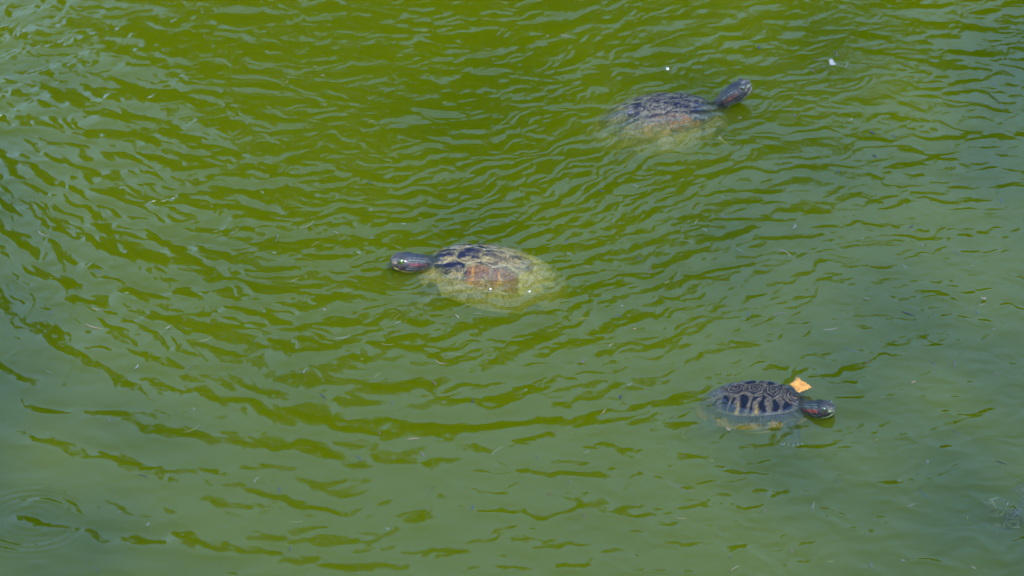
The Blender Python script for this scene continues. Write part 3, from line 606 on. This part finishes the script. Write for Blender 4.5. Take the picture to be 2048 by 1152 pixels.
LIST = '''630,124,9,5,s 570,150,14,-40,s 645,148,10,0,s 890,203,8,-20,y 848,62,14,0,y 743,240,14,-15,y 1130,65,20,15,t 741,359,7,50,d 524,380,8,30,s 551,472,18,-75,g 612,443,34,-28,y 632,473,26,-25,y
549,503,8,10,s 717,503,9,10,s 839,428,9,15,s 741,408,10,-5,s 672,459,14,20,s 807,445,10,0,s 587,556,26,-25,y 1271,369,14,15,s 1445,384,9,10,s 1203,382,10,5,d 1449,422,10,35,b 1394,440,14,-60,y 1374,469,26,12,s
1126,436,8,0,s 1138,497,9,0,s 1134,475,14,-45,d 1279,512,16,20,d 1298,538,15,-60,b 1176,523,13,20,t 1480,498,16,25,s 1334,560,12,-30,y 1409,450,12,30,s 1748,313,10,35,d 1675,338,8,60,d 1587,450,12,-60,s
1568,500,30,32,t 2002,391,10,90,d 1726,467,7,0,s 1845,484,6,60,b 1915,498,20,35,d 1946,518,9,0,s 1813,530,14,35,s 1821,452,14,-30,d 102,613,9,-70,d 187,653,38,18,t 192,611,20,12,t 337,653,12,-25,s 405,669,40,-14,y
384,730,24,-28,g 272,727,11,-55,w 97,733,13,20,s 387,808,7,40,s 381,853,38,-25,y 219,830,8,-70,b 88,461,26,27,t 197,536,16,18,d 684,667,34,-12,s 787,609,16,15,s 914,633,11,45,s 956,628,14,3,s 797,642,16,-20,s
648,618,7,10,t 724,715,7,20,y 882,721,24,22,t 912,695,34,5,s 612,738,16,-55,s 757,737,18,-35,y 868,762,12,60,b 789,795,14,-50,d 949,798,12,75,d 1014,675,20,-40,g 774,672,28,3,s 647,792,18,40,d 756,852,9,70,b
1241,620,18,20,d 1496,620,18,60,d 1224,677,12,-35,t 1269,659,6,0,t 1164,638,28,-8,y 1206,812,14,-50,t 1346,833,15,-30,g 1166,719,9,-60,b 1244,794,10,-80,d 1260,762,13,-35,s 1051,772,8,-30,s 1244,608,5,0,w
1966,597,15,-15,t 1733,597,12,8,s 1818,627,30,18,d 1702,692,34,18,d 1733,723,10,-60,b 1868,716,16,45,d 1910,722,16,80,b 1828,765,11,-25,t 1765,781,7,0,s 1988,648,7,0,s 1911,854,28,30,d 1561,626,32,-6,b
1661,654,30,-8,t 1956,618,10,35,d 1993,742,12,0,b 827,880,24,-8,t 996,896,34,-35,s 717,911,20,35,d 846,904,10,60,b 514,957,16,-50,s 869,975,14,-45,g 592,1027,28,-5,y 944,1011,10,-85,d 774,1043,8,20,w
582,1087,11,-80,d 557,972,12,-80,d 1173,892,15,-25,s 1077,901,13,50,d 1369,897,12,0,d 1424,906,9,5,y 1496,879,14,0,s 1369,964,46,20,b 1361,1036,24,6,s 1138,950,10,60,b 1166,1032,9,40,b 1471,1137,22,-30,s
1461,1099,14,-40,d 1529,1006,10,90,b 1099,988,15,-15,b 1677,954,14,-60,g 1753,881,9,-10,y 1861,878,9,10,g 1853,912,9,80,s 1851,977,32,38,d 1823,1000,15,-25,t 1931,1036,9,70,y 1896,1060,14,5,g 1806,1111,9,10,w
1661,1112,16,0,y 1628,1000,16,-75,s 2003,925,26,18,d 1798,958,10,0,s 1741,1126,12,85,g 1565,891,8,10,w 1948,1129,12,30,t 1582,1096,9,60,b 285,955,22,25,d 190,1130,18,65,d 500,1040,0,0,x 295,1042,10,-45,s 240,1014,16,-20,s
1095,62,6,0,t 1520,95,7,70,d 1590,225,6,40,d 1700,235,10,-50,y 1745,265,12,30,d 1785,270,12,40,d 1810,115,16,5,d 1765,125,22,0,d 1880,190,10,30,s 1990,160,14,40,d 1480,235,8,0,s'''
for it in LIST.split():
    a = it.split(',')
    if a[4] == 'x': continue
    scrap(float(a[0]), float(a[1]), float(a[2]), float(a[3]), *NAMES[a[4]])
def flat_piece(name, outl, mat, px, py, dz, size_px, ang, curl=.15, label=None, cat=None, tilt=0, parent=None, vein=True):
    """a thin curled leaf blade from a unit outline, laid at a photo pixel"""
    s = px_size(py)*size_px; x, y = ground(px, py, dz); x = float(x); y = float(y); n_ = len(outl); th = s*.02
    ctr = (sum(p[0] for p in outl)/n_, sum(p[1] for p in outl)/n_); V_, F_ = [], []
    rings = [1, .72, .42, .12]
    for sgn in (1, -1):
        for r in rings:
            for p in outl:
                q = (ctr[0]+(p[0]-ctr[0])*r, ctr[1]+(p[1]-ctr[1])*r); z = curl*(q[0]**2+1.5*q[1]**2)+.03*math.sin(q[0]*9)*(1-r)+(-.03 if abs(q[1]-ctr[1]) < .04 else 0)
                V_.append((q[0]*s, q[1]*s, z*s+sgn*th/2))
    m = len(rings)*n_
    for side in (0, 1):
        o = side*m
        for r in range(len(rings)-1):
            for k_ in range(n_):
                k2 = (k_+1) % n_; f = (o+r*n_+k_, o+r*n_+k2, o+(r+1)*n_+k2, o+(r+1)*n_+k_); F_.append(f if side == 0 else f[::-1])
        cap = tuple(o+(len(rings)-1)*n_+k_ for k_ in range(n_)); F_.append(cap if side == 0 else cap[::-1])
    for k_ in range(n_): k2 = (k_+1) % n_; F_.append((k_, m+k_, m+k2, k2))
    o = mesh_obj(name, V_, F_, mat, parent); o.location = (x, y, dz); o.rotation_euler = (tilt, 0, ang)
    if label: tag(o, label, cat)
    return o
# orange toothed leaf on the small turtle's shell
LEAF = [(.52, -.04), (.44, .0), (.36, .03), (.33, .06), (.22, .08), (.20, .12), (.06, .15), (-.04, .17), (-.14, .25), (-.28, .26), (-.30, .20), (-.34, .12), (-.42, .06), (-.52, .0), (-.44, -.05), (-.36, -.09), (-.24, -.15), (-.20, -.20), (-.10, -.27), (.02, -.29), (.08, -.22), (.18, -.20), (.24, -.14), (.34, -.13), (.36, -.08), (.44, -.08)]
LEAF = [q for a_, b_ in zip(LEAF, LEAF[1:]+LEAF[:1]) for q in (a_, ((a_[0]+b_[0])/2*.93, (a_[1]+b_[1])/2*.9))]
lf = flat_piece('orange_leaf', [(p[0], p[1]*1.75) for p in LEAF], DM['orange'], 1602, 771, .012, 46, rad(-12), .12, 'orange toothed leaf stuck on the front of the small dark turtle shell', 'leaf', rad(14))
# white petal and the bits round it
PET = [(.1, .5), (.25, .3), (.22, .05), (.4, -.2), (.45, -.45), (.1, -.5), (-.3, -.45), (-.4, -.2), (-.3, .1), (-.38, .35), (-.15, .5)]
flat_piece('white_petal', PET, DM['white'], 1664, 125, .004, 15, rad(10), .25, 'small white petal standing on the water at the upper right', 'petal', rad(25))
for (x, y, ln, an, kd, lb) in ((1636, 114, 18, 22, 'brown', 'short brown twig lying left of the white petal'), (1669, 107, 14, 62, 'brown', 'short brown twig sticking up behind the white petal'),
                               (1650, 128, 16, -5, 'dark', 'dark wet leaf scrap touching the left side of the white petal'), (1628, 137, 16, 60, 'brown', 'crumbled brown scrap below left of the white petal'), (1694, 117, 12, -60, 'straw', 'pale scrap just right of the white petal')):
    o = scrap(x, y, ln, an, kd, ''); o['label'] = lb; o['category'] = 'twig' if 'twig' in lb else 'plant scrap'
o = scrap(1990, 188, 46, 40, 'dark', ''); o.name = 'sunken_leaf'; o['label'] = 'dark blurry sunken leaf in fine ripples near the right edge'; o['category'] = 'leaf'; o.location.z -= .014; o.scale = (1.0, 1.6, 1.6); del o['group']
# glinting bubble and small beads
foam_m = flat_mat('foam', (.6, .6, .56), .4, .05)
def bubble(x, y, rpx, lb):
    r = px_size(y)*rpx; gx_, gy_ = ground(x, y); V_, F_ = [], []
    for i in range(7):
        ph = math.pi/2*i/6
        for j in range(14): q = 2*math.pi*j/14; V_.append((r*math.cos(q)*math.sin(ph+.001), r*math.sin(q)*math.sin(ph+.001), r*math.cos(ph)))
    for i in range(6):
        for j in range(14): j2 = (j+1) % 14; F_.append((i*14+j, (i+1)*14+j, (i+1)*14+j2, i*14+j2))
    F_.append(tuple(range(14))[::-1]); F_.append(tuple(range(97, 83, -1)))
    o = mesh_obj('foam_bead', V_, F_, foam_m); o.location = (float(gx_), float(gy_), water_z(float(gx_), float(gy_))-.0003); tag(o, lb, 'foam bead'); return o
bubble(1335, 138, 3.2, 'bright white foam bead on the water above the farthest turtle')
bubble(1059, 583, 2.2, 'small pale foam bead over the rear of the pale turtle shell'); bubble(981, 578, 2.2, 'small pale foam bead over the lower middle of the pale turtle shell')
o = flat_piece('seed_husk', PET, DM['tan'], 1456, 858, .003, 9, rad(60), .3, 'little pinkish white seed husk floating below the small dark turtle', 'seed husk', rad(20))
o = flat_piece('seed_husk', PET, DM['tan'], 1967, 597, .003, 11, rad(95), .3, 'pale tan husk floating alone near the right edge at mid height', 'seed husk', rad(15))
# algae at the lower right edge
ac = bpy.data.objects.new('algae_clump', None); COL.objects.link(ac); gx_, gy_ = ground(2025, 1010); ac.location = (float(gx_), float(gy_), 0)
tag(ac, 'ragged yellow green clump of water weed at the lower right edge', 'water weed')
rnd = random.Random(4)
for gi, (cx_, cy_, sp_, nn) in enumerate(((2042, 962, 13, 26), (1983, 1004, 12, 22), (2028, 1020, 24, 60), (2004, 1036, 26, 30), (2070, 1000, 30, 60))):
    ps = []
    for q in range(nn):
        x, y = ground(cx_+rnd.gauss(0, sp_*.6), cy_+rnd.gauss(0, sp_*.45)); z = rnd.uniform(-.022, .0); a = rnd.uniform(0, 6.28); l_ = rnd.uniform(.003, .009)
        p0 = Vector((float(x)-ac.location.x, float(y)-ac.location.y, z)); d = Vector((math.cos(a), math.sin(a), rnd.uniform(-.4, .5)))*l_; w = l_*rnd.uniform(.15, .3)
        ps.append(loft([p0-d, p0-d*.3, p0+d*.4, p0+d], [w*.3, w, w, w*.2], [w*.2, w*.4, w*.4, w*.1], 5))
    v, f = join(ps); m_ = mesh_obj('weed_tuft', v, f, DM['green' if gi % 2 == 0 else 'yellow'], ac); m_['kind'] = 'stuff'
# scraps that would read alike are told apart by their order across the view
by = {}
for o in list(COL.objects):
    if o.name.startswith('plant_scrap') and 'label' in o: by.setdefault(o['label'], []).append(o)
for lb, os_ in by.items():
    if 1 < len(os_) <= 5:
        os_.sort(key=lambda o: to_px(o.location.x, o.location.y)[0]); cnt = {2: 'two', 3: 'three', 4: 'four', 5: 'five'}[len(os_)]
        words = ['leftmost', 'second', 'third', 'fourth']
        for k_, o in enumerate(os_): o['label'] = f"{lb}, {'rightmost' if k_ == len(os_)-1 else words[k_]} of {cnt}"
